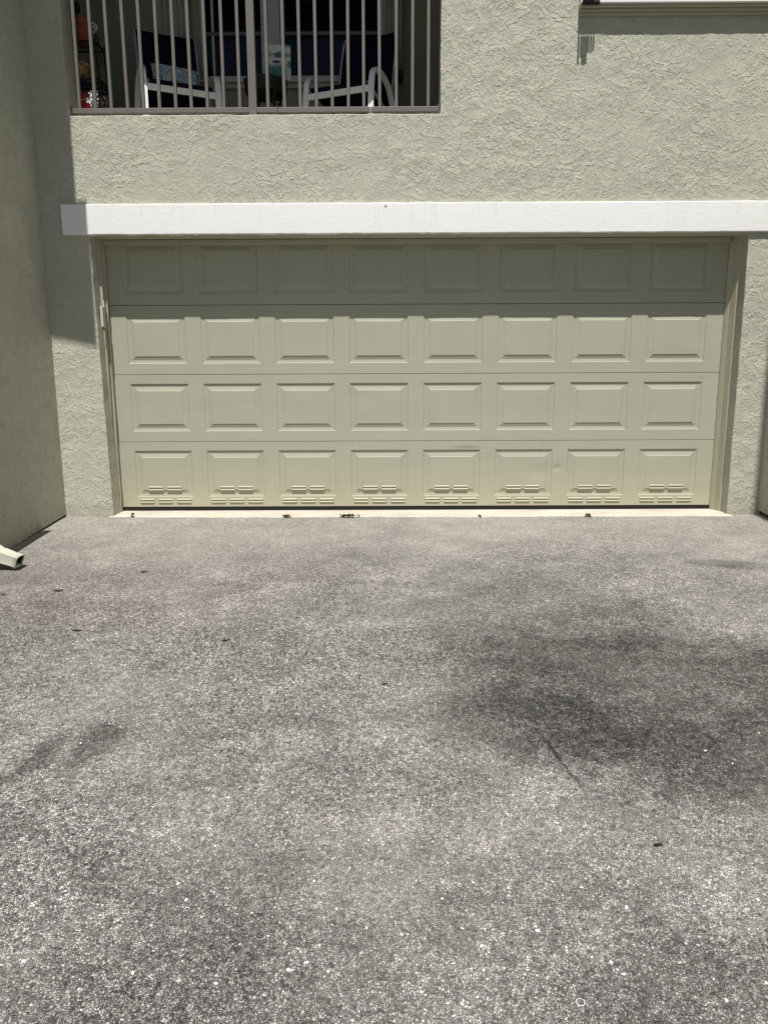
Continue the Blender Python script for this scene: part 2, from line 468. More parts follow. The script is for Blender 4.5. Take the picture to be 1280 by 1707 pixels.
def link(name, me, parent=None, smooth=False, bevel=0., loc=None, rotz=0.):
    o = bpy.data.objects.new(name, me); COL.objects.link(o)
    if parent: o.parent = parent
    if loc: o.location = loc
    if rotz: o.rotation_euler.z = rotz
    if smooth:
        for p in me.polygons: p.use_smooth = True
        try: me.set_sharp_from_angle(angle=R(42))
        except Exception: pass
    if bevel:
        m = o.modifiers.new('bevel', 'BEVEL'); m.width = bevel; m.segments = 2; m.limit_method = 'ANGLE'; m.angle_limit = R(35)
    return o

def thing(name, label, cat, loc=(0, 0, 0), rotz=0., group=None):
    o = bpy.data.objects.new(name, None); COL.objects.link(o)
    o.empty_display_size = .1
    o.location = loc; o.rotation_euler = (0, 0, rotz)
    return tag(o, label, cat, group)
def tag(o, label, cat, group=None):
    o['label'] = label; o['category'] = cat
    if group: o['group'] = group
    return o
def struct(o): o['kind'] = 'structure'; return o

# ------------------------------------------------------------------ ground
def gz(y):
    d = max(0., -(y+.25))
    return -.020-.055*d-.006*d*d if d < 7 else -.699-.139*(7-7)
XL, XR, YF = -2.81, 2.73, -.22     # wing walls and front wall planes

def driveway():
    mb = MB()
    ys = [.30, -.10, -.25] + [-.25-.15*i for i in range(1, 47)] + [-7.3, -8.5, -10, -14, -20, -26]
    xs = [-12, -8, -5] + [-4+.25*i for i in range(0, 33)] + [5, 8, 12]
    v = []
    for y in ys:
        for x in xs:
            z = gz(y) if y > -7.25 else -.699-.004*min(3, (-7.25-y))
            if y < -.5 and y > -7: z += .010*(noise.noise(Vector((x*.9, y*.9, 0))))
            v.append((x, y, z))
    n = len(xs)
    f = [(j*n+i, j*n+i+1, (j+1)*n+i+1, (j+1)*n+i) for j in range(len(ys)-1) for i in range(n-1)]
    mb.add(v, f)
    o = mb.build('driveway', 'asphalt', smooth=True)
    return struct(o)
DRIVE = driveway()
for p in DRIVE.data.polygons:
    if p.normal.z < 0: p.flip()
lawn = MB().add([(-400, -400, -.74), (400, -400, -.74), (400, 400, -.74), (-400, 400, -.74)], [(0, 1, 2, 3)]).build('ground', 'lawn')
struct(lawn)

def apron():
    mb = MB(); top, bot = [], []
    n = 150
    for i in range(n+1):
        x = -2.46+4.96*i/n
        e = -.285 - .022*noise.noise(Vector((x*1.3, 0, 0))) - .016*noise.noise(Vector((x*9, 3, 0))) - .012*noise.noise(Vector((x*31, 5, 0)))
        e += .045*max(0, 1-(x+2.46)/.35) - .01*(x/2.4)
        top.append(((x, .10, -.0145), (x, -.06, -.0145), (x, e+.012, -.0155), (x, e, -.020), (x, e, -.035)))
    v = [p for r in top for p in r]; f = []
    for i in range(n):
        for j in range(4): f.append((i*5+j, (i+1)*5+j, (i+1)*5+j+1, i*5+j+1))
    mb.add(v, f)
    o = mb.build('concrete_apron', 'apron')
    for p in o.data.polygons:
        if p.normal.z < -.1: p.flip()
    return struct(o)
apron()

# ------------------------------------------------------------------ house
HOUSE = thing('house', 'sage green stucco house front with white band and porch above the garage', 'house', (0, 0, 0))
OX0, OX1, OZ1 = -2.444, 2.487, 2.132          # garage opening
BX0, BX1, BZ0, BZ1 = -2.552, .166, 2.966, 4.80  # porch opening, its unseen top lowered to cut sky light inside

def frange(a, b, step):
    n = max(1, round((b-a)/step)); return [a+(b-a)*i/n for i in range(n+1)]
def breaks(pts, step):
    pts = sorted(set(pts)); out = []
    for a, b in zip(pts, pts[1:]): out += frange(a, b, step)[:-1]
    return out+[pts[-1]]
def jig(x, y, z, a):
    q = Vector((x*7, y*7, z*7)); r = Vector((x*26, y*26+4, z*26))
    return Vector((noise.noise(q), noise.noise(q+Vector((9, 0, 0))), noise.noise(q+Vector((0, 9, 0)))))*a + \
           Vector((noise.noise(r), noise.noise(r+Vector((9, 0, 0))), noise.noise(r+Vector((0, 9, 0)))))*a*.55

def front_wall():
    xs = breaks([XL-.04, BX0, OX0, BX1, OX1, XR+.04], .035)
    zs = breaks([-.06, OZ1, BZ0, BZ1, 5.6], .035)
    y0, y1 = YF, -.03
    def solid(x, z):
        if OX0 < x < OX1 and z < OZ1: return False
        if BX0 < x < BX1 and BZ0 < z < BZ1: return False
        return True
    V, F, idx = [], [], {}
    def vid(x, y, z):
        k = (round(x, 4), round(y, 4), round(z, 4))
        if k not in idx:
            if abs(x-OX0) < .002 and z < 2.2: x += .016-.034*max(0, z)/2.13     # the jamb is a little out of plumb
            j = jig(x, y, z, .0035) if y < -.1 else Vector((0, 0, 0))
            if z < 0: j.z = 0
            idx[k] = len(V); V.append((x+j.x, y+j.y, z+j.z))
        return idx[k]
    nx, nz = len(xs)-1, len(zs)-1
    G = [[solid((xs[i]+xs[i+1])/2, (zs[k]+zs[k+1])/2) for k in range(nz)] for i in range(nx)]
    g = lambda i, k: 0 <= i < nx and 0 <= k < nz and G[i][k]
    yy = [y0, (y0+y1)/2, y1]
    for i in range(nx):
        for k in range(nz):
            if not G[i][k]: continue
            a, b, c, d = xs[i], xs[i+1], zs[k], zs[k+1]
            F.append((vid(a, y0, c), vid(b, y0, c), vid(b, y0, d), vid(a, y0, d)))
            F.append((vid(a, y1, c), vid(a, y1, d), vid(b, y1, d), vid(b, y1, c)))
            for q in range(2):
                p, r = yy[q], yy[q+1]
                if not g(i-1, k): F.append((vid(a, p, c), vid(a, p, d), vid(a, r, d), vid(a, r, c)))
                if not g(i+1, k): F.append((vid(b, p, c), vid(b, r, c), vid(b, r, d), vid(b, p, d)))
                if not g(i, k-1): F.append((vid(a, p, c), vid(a, r, c), vid(b, r, c), vid(b, p, c)))
                if not g(i, k+1): F.append((vid(a, p, d), vid(b, p, d), vid(b, r, d), vid(a, r, d)))
    me = bpy.data.meshes.new('front_wall'); me.from_pydata(V, [], F); me.materials.append(MAT['stucco'])
    return link('front_wall', me, HOUSE, True, .006)
front_wall()

def wing(x_face, x_far, y_end, h, ragged):
    """wing wall standing forward of the garage, its inner face towards the drive; stucco stops just above the asphalt"""
    mb = MB(); s = 1 if x_far > x_face else -1
    ys = [YF+.03]+frange(YF, y_end, .04); zt = breaks([0, 1], .02)
    rows = []
    for y in ys:
        zb = gz(y) + ragged*(.022 + .020*noise.noise(Vector((y*5, 1, x_face))) + .022*noise.noise(Vector((y*23, 2, x_face))))
        r = []
        for u in zt:
            z = zb+(h-zb)*u
            j = jig(x_face, y, z, .0018)
            r.append((x_face+j.x*1.2, y+(0 if y in (ys[0],) else j.y*.3), z + (0 if u in (0, 1) else j.z*.3)))
        rows.append(r)
    n = len(zt); v = [p for r in rows for p in r]
    f = [(i*n+k, (i+1)*n+k, (i+1)*n+k+1, i*n+k+1) for i in range(len(ys)-1) for k in range(n-1)]
    mb.add(v, f)
    o = mb.build('wing_wall', 'stucco_soft', HOUSE, True)
    # body of the wing behind that face, and its set-back footing
    b = MB()
    b.box(min(x_face+s*.022, x_far), max(x_face+s*.022, x_far), y_end, YF+.9, -.75, h-.002)
    b.build('wing_core', 'concrete_dark', HOUSE)
    e = MB().box(min(x_face, x_far), max(x_face, x_far), y_end-.02, y_end-.001, -.70, h).build('wing_end', 'stucco_soft', HOUSE)
wing(XL, -7.5, -3.1, 7.6, 1.)
wing(XR, 7.5, -4.87, 6.4, 1.4)

def band():
    mb = MB(); xs = frange(-2.650, XR-.012, .03); rows = []
    for x in xs:
        a = .0022*noise.noise(Vector((x*6, 0, 0))) + .0016*noise.noise(Vector((x*21, 7, 0)))
        b = .0025*noise.noise(Vector((x*5, 11, 0))) + .0022*noise.noise(Vector((x*19, 17, 0)))
        c = .002*noise.noise(Vector((x*4, 31, 0)))
        zb, zt, yf = 2.133+b, 2.348+a, YF-.025+c
        rows.append([(x, YF+.03, zb), (x, yf+.004, zb), (x, yf, zb+.004), (x, yf-.0015, (zb+zt)/2), (x, yf, zt-.004), (x, yf+.004, zt), (x, YF+.03, zt)])
    mb.ring(rows)
    mb.build('lintel_band', 'band', HOUSE, True)
band()
# porch shell: floor, back wall, sides, ceiling, and the eave over the front
MB().box(-3.0, .60, -.029, 1.279, 2.80, 2.960).build('porch_floor', 'stucco_in_shaded', HOUSE)
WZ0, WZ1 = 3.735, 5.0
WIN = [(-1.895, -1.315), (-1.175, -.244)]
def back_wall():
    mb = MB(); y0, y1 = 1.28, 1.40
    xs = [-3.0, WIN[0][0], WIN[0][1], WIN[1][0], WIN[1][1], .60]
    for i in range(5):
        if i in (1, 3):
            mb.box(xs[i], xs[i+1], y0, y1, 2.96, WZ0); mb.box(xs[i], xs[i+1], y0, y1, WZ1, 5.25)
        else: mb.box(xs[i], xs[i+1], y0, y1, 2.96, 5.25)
    mb.build('back_wall', 'stucco_in_shaded', HOUSE)
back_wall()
MB().box(-3.12, -3.0, -.03, 1.40, 2.80, 5.25).build('side_wall', 'stucco_in_shaded', HOUSE)
MB().box(.60, .72, -.03, 1.40, 2.80, 5.25).build('side_wall', 'stucco_in_shaded', HOUSE)
MB().box(-3.12, .72, -.029, 1.40, 5.252, 5.34).build('porch_ceiling', 'stucco_in_shaded', HOUSE)
MB().box(XL+.003, XR-.003, YF-.55, 3.0, 5.602, 5.78).build('roof_eave', 'trim', HOUSE)
# dark room behind the windows, and the garage body
MB().box(-2.9, .5, 2.3, 2.35, 2.9, 5.2).build('room_wall', 'dark_room', HOUSE)
MB().box(-2.81, 2.73, .25, .30, -.3, 2.7).build('garage_wall', 'concrete_dark', HOUSE)

def porch_window(x0, x1, split):
    r = MB(); F = .035
    zm = 4.13
    r.box(x0, x0+F, 1.265, 1.345, WZ0, WZ1); r.box(x1-F, x1, 1.265, 1.345, WZ0, WZ1)
    r.box(x0+F, x1-F, 1.265, 1.345, WZ0, WZ0+F); r.box(x0+F, x1-F, 1.265, 1.345, WZ1-F, WZ1)
    fr = r.build('window', 'frame', HOUSE, bevel=.003)
    MB().box(x0+F, x1-F, 1.290, 1.312, zm-.014, zm+.014).build('meeting_rail', 'bronze', fr)
    if split:
        MB().box(split-.011, split+.011, 1.292, 1.314, WZ0+F, zm-.014).build('mullion', 'frame', fr)
        MB().box(split-.011, split+.011, 1.292, 1.314, zm+.014, WZ1-F).build('mullion', 'frame', fr)
    MB().box(x0+F, x1-F, 1.318, 1.322, WZ0+F, WZ1-F).build('pane', 'pane', fr)
    b = MB(); z = WZ0+F+.02
    bx0 = x0+F+.005 if not split else split+.05
    while z < WZ1-F-.02:
        b.add([(bx0, 1.375, z), (x1-F-.005, 1.375, z), (x1-F-.005, 1.392, z+.040), (bx0, 1.392, z+.040)], [(0, 1, 2, 3)])
        z += .042
    bl = b.build('blind', 'curtain', fr); bl['kind'] = 'stuff'
    s = MB()
    s.box(x0-.06, x1+.06, 1.225, 1.264, WZ0-.030, WZ0-.002)
    s.build('window_sill', 'shutter', fr, bevel=.004)
    s2 = MB().box(x0-.04, x1+.04, 1.250, 1.279, WZ0-.075, WZ0-.031)
    s2.build('sill_molding', 'trim', fr, bevel=.004)
porch_window(*WIN[0], -1.79)
porch_window(*WIN[1], None)
MB().box(WIN[0][1]+.003, WIN[1][0]-.003, 1.235, 1.279, WZ0, 5.05).build('window_post', 'frame', HOUSE, bevel=.004)
def porch_shutter(x0, x1, n, y_out, z0):
    root = MB().box(x0-.008, x0, y_out, 1.279, z0, 5.05).build('accordion_shutter', 'shutter', HOUSE)
    mb = None
    me = None
    w_ = (x1-x0)/n
    for i in range(n):
        q = MB(); a = x0+i*w_
        q.add([(0, 0, z0), (w_*.5, .055, z0), (w_, 0, z0), (w_, .006, z0), (w_*.5, .061, z0), (0, .006, z0)] + [(0, 0, 5.05), (w_*.5, .055, 5.05), (w_, 0, 5.05), (w_, .006, 5.05), (w_*.5, .061, 5.05), (0, .006, 5.05)],
              [(0, 1, 7, 6), (1, 2, 8, 7), (2, 3, 9, 8), (3, 4, 10, 9), (4, 5, 11, 10), (5, 0, 6, 11), (0, 5, 4, 1), (1, 4, 3, 2), (6, 7, 10, 11), (7, 8, 9, 10)])
        if me is None:
            o = q.build('shutter_slat', 'shutter', root, loc=(a, y_out+.004, 0)); me = o.data
        else: o = link('shutter_slat', me, root, loc=(a, y_out+.004, 0))
    return root
porch_shutter(-2.235, -1.965, 6, 1.15, 3.40)
sh = porch_shutter(-.228, -.085, 4, 1.13, 3.76)
MB().box(-.19, -.165, 1.124, 1.128, 4.335, 4.41).build('green_sticker', 'green', sh)
MB().box(-.24, -.075, 1.12, 1.25, 3.70, 3.757).build('shutter_cap', 'black', sh)

# second-floor window shutter on the facade at the right
def facade_shutter():
    x0, x1 = 1.143, XR-.02
    root = MB().box(x0, x1, YF-.075, YF-.001, 3.657, 3.80).build('window_frame', 'white_metal', HOUSE, bevel=.003)
    MB().box(x0, x1, YF-.055, YF-.001, 3.801, 5.2).build('shutter_panel', 'white_metal', root)
    MB().box(x0+.002, x1, YF-.056, YF-.002, 3.637, 3.655).build('sill_molding', 'trim', root, bevel=.004)
    MB().box(x0+.004, x1, YF-.040, YF-.002, 3.617, 3.6365).build('sill_molding', 'trim', root, bevel=.006)
    MB().box(x0+.002, x1, YF-.026, YF-.002, 3.598, 3.6165).build('sill_molding', 'trim', root, bevel=.004)
    bx = [(1.150, .150), (1.168, .132), (1.180, .152), (1.193, .152), (1.206, .150), (1.220, .118), (1.238, .118), (1.256, .112)]
    for x, d in bx:
        MB().box(x, x+.006, YF-d, YF-.057, 3.655 if d > .14 else 3.656, 5.19).build('shutter_blade', 'frame', root)
        MB().box(x-.004, x+.010, YF-d+.002, YF-.078, 3.640, 3.654).build('shutter_roller', 'rubber', root)
facade_shutter()

# unseen ledge and boxes added on the wing to cast a stepped shadow (just out of the frame at the upper left)
mb = MB()
mb.add([(XL-.01, -1.075, 4.33), (-2.448, -1.075, 4.33), (-2.448, -1.478, 4.33), (XL-.01, -1.445, 4.33),
        (XL-.01, -1.075, 4.43), (-2.448, -1.075, 4.43), (-2.448, -1.478, 4.43), (XL-.01, -1.445, 4.43)],
       [(0, 1, 2, 3), (7, 6, 5, 4), (0, 4, 5, 1), (1, 5, 6, 2), (2, 6, 7, 3), (3, 7, 4, 0)])
mb.build('shadow_ledge', 'trim', HOUSE)
MB().box(XL-.01, -2.568, -1.42, -1.10, 4.432, 5.06).build('shadow_box', 'shutter', HOUSE, bevel=.004)
MB().box(XL-.01, -2.525, -1.44, -1.08, 5.062, 7.0).build('shadow_box', 'shutter', HOUSE, bevel=.004)

# trim round the garage opening
def trim_side(x0, x1, y0, y1, z1=2.131):
    return MB().box(x0, x1, y0, y1, -.0135, z1).build('door_trim', 'trim', HOUSE, bevel=.003)
trim_side(-2.470, -2.426, -.045, -.012)
trim_side(-2.470, -2.438, -.095, -.0455)
pr = [(2.499, -.108), (2.484, -.104), (2.478, -.098), (2.460, -.040), (2.456, -.036), (2.439, -.004), (2.499, -.003)]
MB().ring([[(x, y, z) for x, y in pr] for z in (-.0135, 2.131)]).build('door_trim', 'trim', HOUSE)
MB().box(OX0+.02, 2.429, -.045, -.008, 2.093, 2.128).build('door_trim', 'trim', HOUSE, bevel=.003)
# loose weatherstrip on the stops
ws = [(-2.428+.004*math.sin(i*.5), -.048-.002*math.sin(i*.9), -.012+i*.05) for i in range(27)]
MB().sweep(ws, .004, .008).build('weather_strip', 'trim', HOUSE)
ws = [(-2.432+.010*math.sin((i-2)*.45)**2, -.050, 1.36+i*.045) for i in range(8)]
MB().sweep(ws, .004, .010).build('weather_strip', 'trim', HOUSE)

# sensor box on the left jamb
B = thing('control_box', 'small pale control box fixed to the left jamb of the garage opening', 'control box', (-2.442, -.125, 1.465))
MB().box(0, .022, -.045, .012, 0, .155).build('cover', 'beige', B, bevel=.004)
MB().box(0, .010, .030, .045, -.005, .205).build('back_plate', 'beige', B, bevel=.002)
MB().box(.002, .014, .0125, .0295, .01, .145).build('hinge', 'trim', B)
MB().sweep([(.012, -.02, 0), (.014, -.02, -.014), (.010, -.012, -.02)], .005).build('cable_gland', 'black', B)

# ------------------------------------------------------------------ garage door
DOOR = thing('garage_door', 'wide sage green sectional garage door with raised panels and vents along the bottom', 'garage door', (0, 0, .005))
SH = .5415
PX0, PP, PW = -2.302, .5915, .468
def section_mesh(kind):
    """front skin of one section with eight openings; the stamped panels fill them"""
    gap = .0035; z0, z1 = gap, SH-gap; zb, zt = .088, .470
    xs = [-2.438]; 
    for i in range(8): xs += [PX0+PP*i, PX0+PP*i+PW]
    xs += [2.438]
    zs = [z0, zb, zt, z1]
    V, F, idx = [], [], {}
    def vid(x, y, z):
        k = (round(x, 5), round(y, 5), round(z, 5))
        if k not in idx: idx[k] = len(V); V.append((x, y, z))
        return idx[k]
    for i in range(len(xs)-1):
        for k in range(3):
            if k == 1 and i % 2 == 1: continue
            a, b, c, d = xs[i], xs[i+1], zs[k], zs[k+1]
            F.append((vid(a, 0, c), vid(b, 0, c), vid(b, 0, d), vid(a, 0, d)))
    # rolled top and bottom edges and the back
    for i in range(len(xs)-1):
        a, b = xs[i], xs[i+1]
        F.append((vid(a, 0, z1), vid(b, 0, z1), vid(b, .004, z1+.0025), vid(a, .004, z1+.0025)))
        F.append((vid(a, .004, z1+.0025), vid(b, .004, z1+.0025), vid(b, .045, z1+.0025), vid(a, .045, z1+.0025)))
        F.append((vid(a, 0, z0), vid(a, .003, z0-.0015), vid(b, .003, z0-.0015), vid(b, 0, z0)))
        F.append((vid(a, .003, z0-.0015), vid(a, .045, z0-.0015), vid(b, .045, z0-.0015), vid(b, .003, z0-.0015)))
    F.append((vid(xs[0], .045, z0-.0015), vid(xs[0], .045, z1+.0025), vid(xs[-1], .045, z1+.0025), vid(xs[-1], .045, z0-.0015)))
    for x in (xs[0], xs[-1]):
        F.append((vid(x, 0, z0), vid(x, 0, z1), vid(x, .004, z1+.0025), vid(x, .045, z1+.0025), vid(x, .045, z0-.0015), vid(x, .003, z0-.0015)))
    me = bpy.data.meshes.new('door_section'); me.from_pydata(V, [], F)
    b = bmesh.new(); b.from_mesh(me); bmesh.ops.recalc_face_normals(b, faces=b.faces); b.to_mesh(me); b.free()
    me.materials.append(MAT['door']); return me
def panel_mesh():
    w_, z0, z1 = PW, .088, .470
    prof = [(0, 0), (.0035, .0055), (.0235, .0085), (.0275, .0085), (.0555, .0020), (.0585, -.0010), (.063, -.0010)]
    V, F = [], []
    for ins, d in prof:
        V += [(ins, d, z0+ins), (w_-ins, d, z0+ins), (w_-ins, d, z1-ins), (ins, d, z1-ins)]
    for i in range(len(prof)-1):
        for j in range(4): F.append((i*4+j, i*4+(j+1) % 4, (i+1)*4+(j+1) % 4, (i+1)*4+j))
    k = (len(prof)-1)*4; F.append((k, k+1, k+2, k+3))
    me = bpy.data.meshes.new('panel'); me.from_pydata(V, [], F)
    me.materials.append(MAT['door']); return me
def vent_mesh():
    """two stamped hooded louvres, one above the other"""
    mb = MB(); L = .126
    for z in (0, .0225):
        p = [(.0005, z+.0182), (-.0035, z+.0165), (-.0082, z+.0102), (-.0076, z+.0078), (.0005, z+.0082)]
        rings = []
        for x, s in ((0, .05), (.004, .75), (.010, 1.), (L-.010, 1.), (L-.004, .75), (L, .05)):
            rings.append([(x, y*s+(.0005 if s < .1 else 0), zz) for y, zz in p])
        mb.ring(rings)
    me = mb.mesh('vent'); me.materials.append(MAT['door']); return me
sm, pm, vm = section_mesh(0), panel_mesh(), vent_mesh()
for i in range(4):
    sec = link('door_section', sm, DOOR, loc=(0, 0, i*SH+(.012 if i == 0 else .012)), )
    for c in range(8):
        pn = link('panel', pm, sec, loc=(PX0+PP*c, 0, 0), smooth=False)
    if i == 0:
        for c in range(8):
            x = PX0+PP*c
            for dx in (.095, .248): link('vent', vm, sec, loc=(x+dx, -.0002, .134))
            for dx in (.018, .171, .324): link('vent', vm, sec, loc=(x+dx, -.0002, .030))
ss = [(-2.436+4.872*i/60, .018, -.003+.0015*noise.noise(Vector((i*.3, 0, 0)))) for i in range(61)]
MB().sweep(ss, .022, .034, up=(0, 0, 1)).build('bottom_seal', 'rubber', DOOR)

# ------------------------------------------------------------------ porch railing
RAIL = thing('railing', 'taupe metal balusters railing across the porch opening', 'railing', (0, -.15, 2.966))
rb = [(-2.548, -1.029), (-1.026, -.345), (-.342, .160)]
for a, b in rb: MB().box(a, b, -.019, .019, .030, .066).build('bottom_rail', 'rail', RAIL, bevel=.003)
MB().box(-2.548, .160, -.024, .024, 1.075, 1.115).build('top_rail', 'rail', RAIL, bevel=.004)
bx = [-2.487+.1181*i for i in range(11)] + [-1.095+.1174*i for i in range(11)]
bm = MB().box(-.0112, .0112, -.0112, .0112, .067, 1.074).mesh('baluster'); bm.materials.append(MAT['rail'])
for x in bx:
    o = link('baluster', bm, RAIL, bevel=.002, loc=(x+random.uniform(-.003, .003), 0, 0), rotz=random.uniform(-.05, .05))
    o.rotation_euler.y = random.uniform(-.004, .004)
MB().box(-1.237, -1.180, -.0275, .0285, 0, 1.074).build('post', 'rail', RAIL, bevel=.003)
for x in (-2.5485, .1520): MB().box(x, x+.009, -.026, .026, .018, .080).build('end_bracket', 'rail', RAIL)
cb = [(-1.16+.05*i, .010, .012+.006*math.sin(i*.6)+(.010 if i > 14 else 0)) for i in range(19)]
CABLE = tag(MB().sweep(cb, .005).build('cable', 'black', loc=(0, -.15, 2.966)), 'thin black cable lying along the sill under the porch railing', 'cable')

# ------------------------------------------------------------------ porch chairs
def bez(pts, n=6):
    """Catmull-Rom through points"""
    P = [Vector(p) for p in pts]; out = []
    for i in range(len(P)-1):
        a, b, c, d = P[max(0, i-1)], P[i], P[i+1], P[min(len(P)-1, i+2)]
        for k in range(n):
            t = k/n
            out.append(.5*((2*b)+(c-a)*t+(2*a-5*b+4*c-d)*t*t+(3*b-a-3*c+d)*t**3))
    out.append(P[-1]); return out
def chair(label, loc, rz):
    t = thing('patio_chair', label, 'chair', loc, rz, 'porch chairs')
    W2 = .285
    prof = bez([(0, 0, 0), (0, .012, .20), (0, .035, .40), (0, .075, .478), (0, .15, .505), (0, .29, .490), (0, .41, .435), (0, .50, .30), (0, .575, .12), (0, .615, 0)])
    for s in (-1, 1):
        MB().sweep([p+Vector((s*W2, 0, 0)) for p in prof], .045, .018, up=(s, 0, 0)).build('arm_frame', 'white_metal', t, True)
    MB().sweep([(-W2+.010, .030, .335), (W2-.010, .030, .335)], .045, .022, up=(0, 0, 1)).build('front_bar', 'white_metal', t, bevel=.004)
    st = bez([(-W2+.012, .40, .17), (-.14, .36, .125), (0, .34, .115), (.14, .36, .125), (W2-.012, .40, .17)])
    MB().sweep(st, .010).build('stretcher', 'white_metal', t, True)
    # side rails of the sling
    sl = bez([(0, .035, .385), (0, .20, .345), (0, .42, .300), (0, .52, .345), (0, .57, .50), (0, .63, .75), (0, .70, .96), (0, .75, 1.015)])
    for s in (-1, 1):
        MB().sweep([p+Vector((s*(W2-.035), 0, 0)) for p in sl], .011).build('sling_rail', 'navy_hem' , t, True)
        MB().sweep([(s*(W2-.012), .075, .375), (s*(W2-.040), .078, .375)], .013).build('rail_bolt', 'white_metal', t, True)
    mb = MB(); n = 9; v = []
    for p in sl:
        for k in range(n):
            u = -1+2*k/(n-1)
            sag = (1-u*u)*.022
            v.append((u*(W2-.035), p.y+(sag if p.z > .45 else 0), p.z+.004-(sag if p.z <= .45 else 0)))
    f = [(i*n+k, i*n+k+1, (i+1)*n+k+1, (i+1)*n+k) for i in range(len(sl)-1) for k in range(n-1)]
    mb.add(v, f)
    o = mb.build('sling', 'navy', t, True)
    m = o.modifiers.new('solid', 'SOLIDIFY'); m.thickness = .006
    # under-sling at the front
    MB().sweep([(-W2+.045, .028, .378), (W2-.045, .028, .378)], .016).build('front_roll', 'navy', t, True)
    return t
FL = 2.960
C1L = (-1.823, .235); a1 = R(24)
ca = chair('navy sling chair with white arms and a coral print pillow, beside the plant stand', (C1L[0], C1L[1], FL), a1)
cb_ = chair('empty navy sling chair with white arms at the right of the small black table', (-.617, .287, FL), R(-21.5))
def pillow():
    mb = MB(); nu, nv = 17, 13; V = {}
    vs, fs = [], []
    W_, H_, T_ = .205, .115, .055
    for side in (1, -1):
        for i in range(nu):
            for j in range(nv):
                u, q = -1+2*i/(nu-1), -1+2*j/(nv-1)
                pin = 1-.10*(1-abs(u)**2)*abs(q)**3 ; pin2 = 1-.10*(1-abs(q)**2)*abs(u)**3
                th = T_*((1-u**4)*(1-q**4))**.55
                vs.append((u*W_*pin2, side*th, q*H_*pin))
    n = nu*nv
    for s in range(2):
        for i in range(nu-1):
            for j in range(nv-1):
                a = s*n+i*nv+j; fs.append((a, a+1, a+nv+1, a+nv))
    mb.add(vs, fs)
    o = mb.build('pillow', 'pillow', None, True)
    m = Matrix.Translation((C1L[0], C1L[1], FL)) @ Matrix.Rotation(a1, 4, 'Z') @ Matrix.Translation((.035, .485, .575)) @ Matrix.Rotation(R(-22), 4, 'X') @ Matrix.Rotation(R(3), 4, 'Y')
    o.matrix_world = m
    tag(o, 'white throw pillow with blue and green coral print, on the left navy chair', 'pillow')
pillow()

# ------------------------------------------------------------------ table, sign
T = thing('side_table', 'small round black table between the two navy chairs', 'table', (-1.212, .53, FL))
MB().lathe([(.160, .395), (.170, .405), (.172, .470), (.178, .480), (.178, .492), (.170, .4945)], 32).build('tabletop', 'black', T, True)
for k in range(4):
    a = R(38+90*k); c_, s_ = math.cos(a), math.sin(a)
    MB().sweep(bez([(c_*.135, s_*.135, .40), (c_*.125, s_*.125, .25), (c_*.165, s_*.165, 0)]), .009).build('leg', 'black', T, True)
MB().sweep([(math.cos(2*math.pi*k/28)*.125, math.sin(2*math.pi*k/28)*.125, .30) for k in range(28)], .005, closed=True).build('stretcher_ring', 'black', T, True)
SG = thing('box_sign', 'small printed box sign with script lettering on the black table', 'sign', (-1.095, .50, FL+.4950), R(4))
SG.rotation_euler.x = R(-4)
MB().box(-.094, .094, 0, .036, .001, .272).build('board', 'sign', SG, bevel=.002)
def letters(txt, size, loc, mat, shear=0., name='lettering'):
    cu = bpy.data.curves.new('lettering', 'FONT'); cu.body = txt; cu.size = size; cu.align_x = 'CENTER'; cu.shear = shear; cu.extrude = .0008
    to = bpy.data.objects.new('tmp', cu); COL.objects.link(to)
    bpy.context.view_layer.update()
    me = bpy.data.meshes.new_from_object(to.evaluated_get(bpy.context.evaluated_depsgraph_get()))
    bpy.data.objects.remove(to)
    me.transform(Matrix.Translation(loc) @ Matrix.Rotation(R(90), 4, 'X'))
    me.materials.clear(); me.materials.append(MAT[mat])
    return link(name, me, SG)
letters('Dreamer', .060, (-.004, -.0015, .178), 'black', .35)

# ------------------------------------------------------------------ plant stand and pots
PS = thing('plant_stand', 'black wrought iron plant stand with scrolls at the left end of the porch', 'plant stand', (-2.575, .28, FL))
for sx in (-1, 1):
    for sy in (-1, 1):
        MB().sweep(bez([(sx*.145, sy*.11, 0), (sx*.128, sy*.10, .36), (sx*.112, sy*.095, .66), (sx*.125, sy*.10, .70)]), .009).build('leg', 'black', PS, True)
    sc = [Vector((sx*(.135+.03*math.sin(a)*(1-a/9)), -.11, .52+.05*math.cos(a)*(1-a/9))) for a in [i*.5 for i in range(14)]]
    MB().sweep(sc, .005).build('scroll', 'black', PS, True)
    sc = [Vector((sx*(.155+.03*math.sin(a)*(1-a/9)), -.115, .20+.06*math.cos(a)*(1-a/9))) for a in [i*.5 for i in range(14)]]
    MB().sweep(sc, .005).build('scroll', 'black', PS, True)
    sc = [Vector((sx*(.118+.028*math.sin(a)*(1-a/9)), -.10, .66+.05*math.cos(a)*(1-a/9))) for a in [i*.5 for i in range(14)]]
    MB().sweep(sc, .006).build('scroll', 'black', PS, True)
def shelf(z, w_, d_):
    r = MB()
    r.sweep([(-w_, -d_, z), (w_, -d_, z), (w_, d_, z), (-w_, d_, z)], .007, closed=True, up=(0, 0, 1))
    for k in range(9):
        x = -w_+2*w_*(k+.5)/9; r.sweep([(x, -d_, z), (x, d_, z)], .004)
    return r.build('shelf', 'black', PS, True)
shelf(.665, .115, .10); shelf(.360, .130, .105); shelf(.395, .130, .105)
def pot(label, loc, prof, mat, cat='pot', n=24):
    t = thing('flower_pot', label, cat, loc)
    MB().lathe(prof, n).build('pot_body', mat, t, True)
    r, z = prof[-1]
    return t
px, py = -2.575, .28
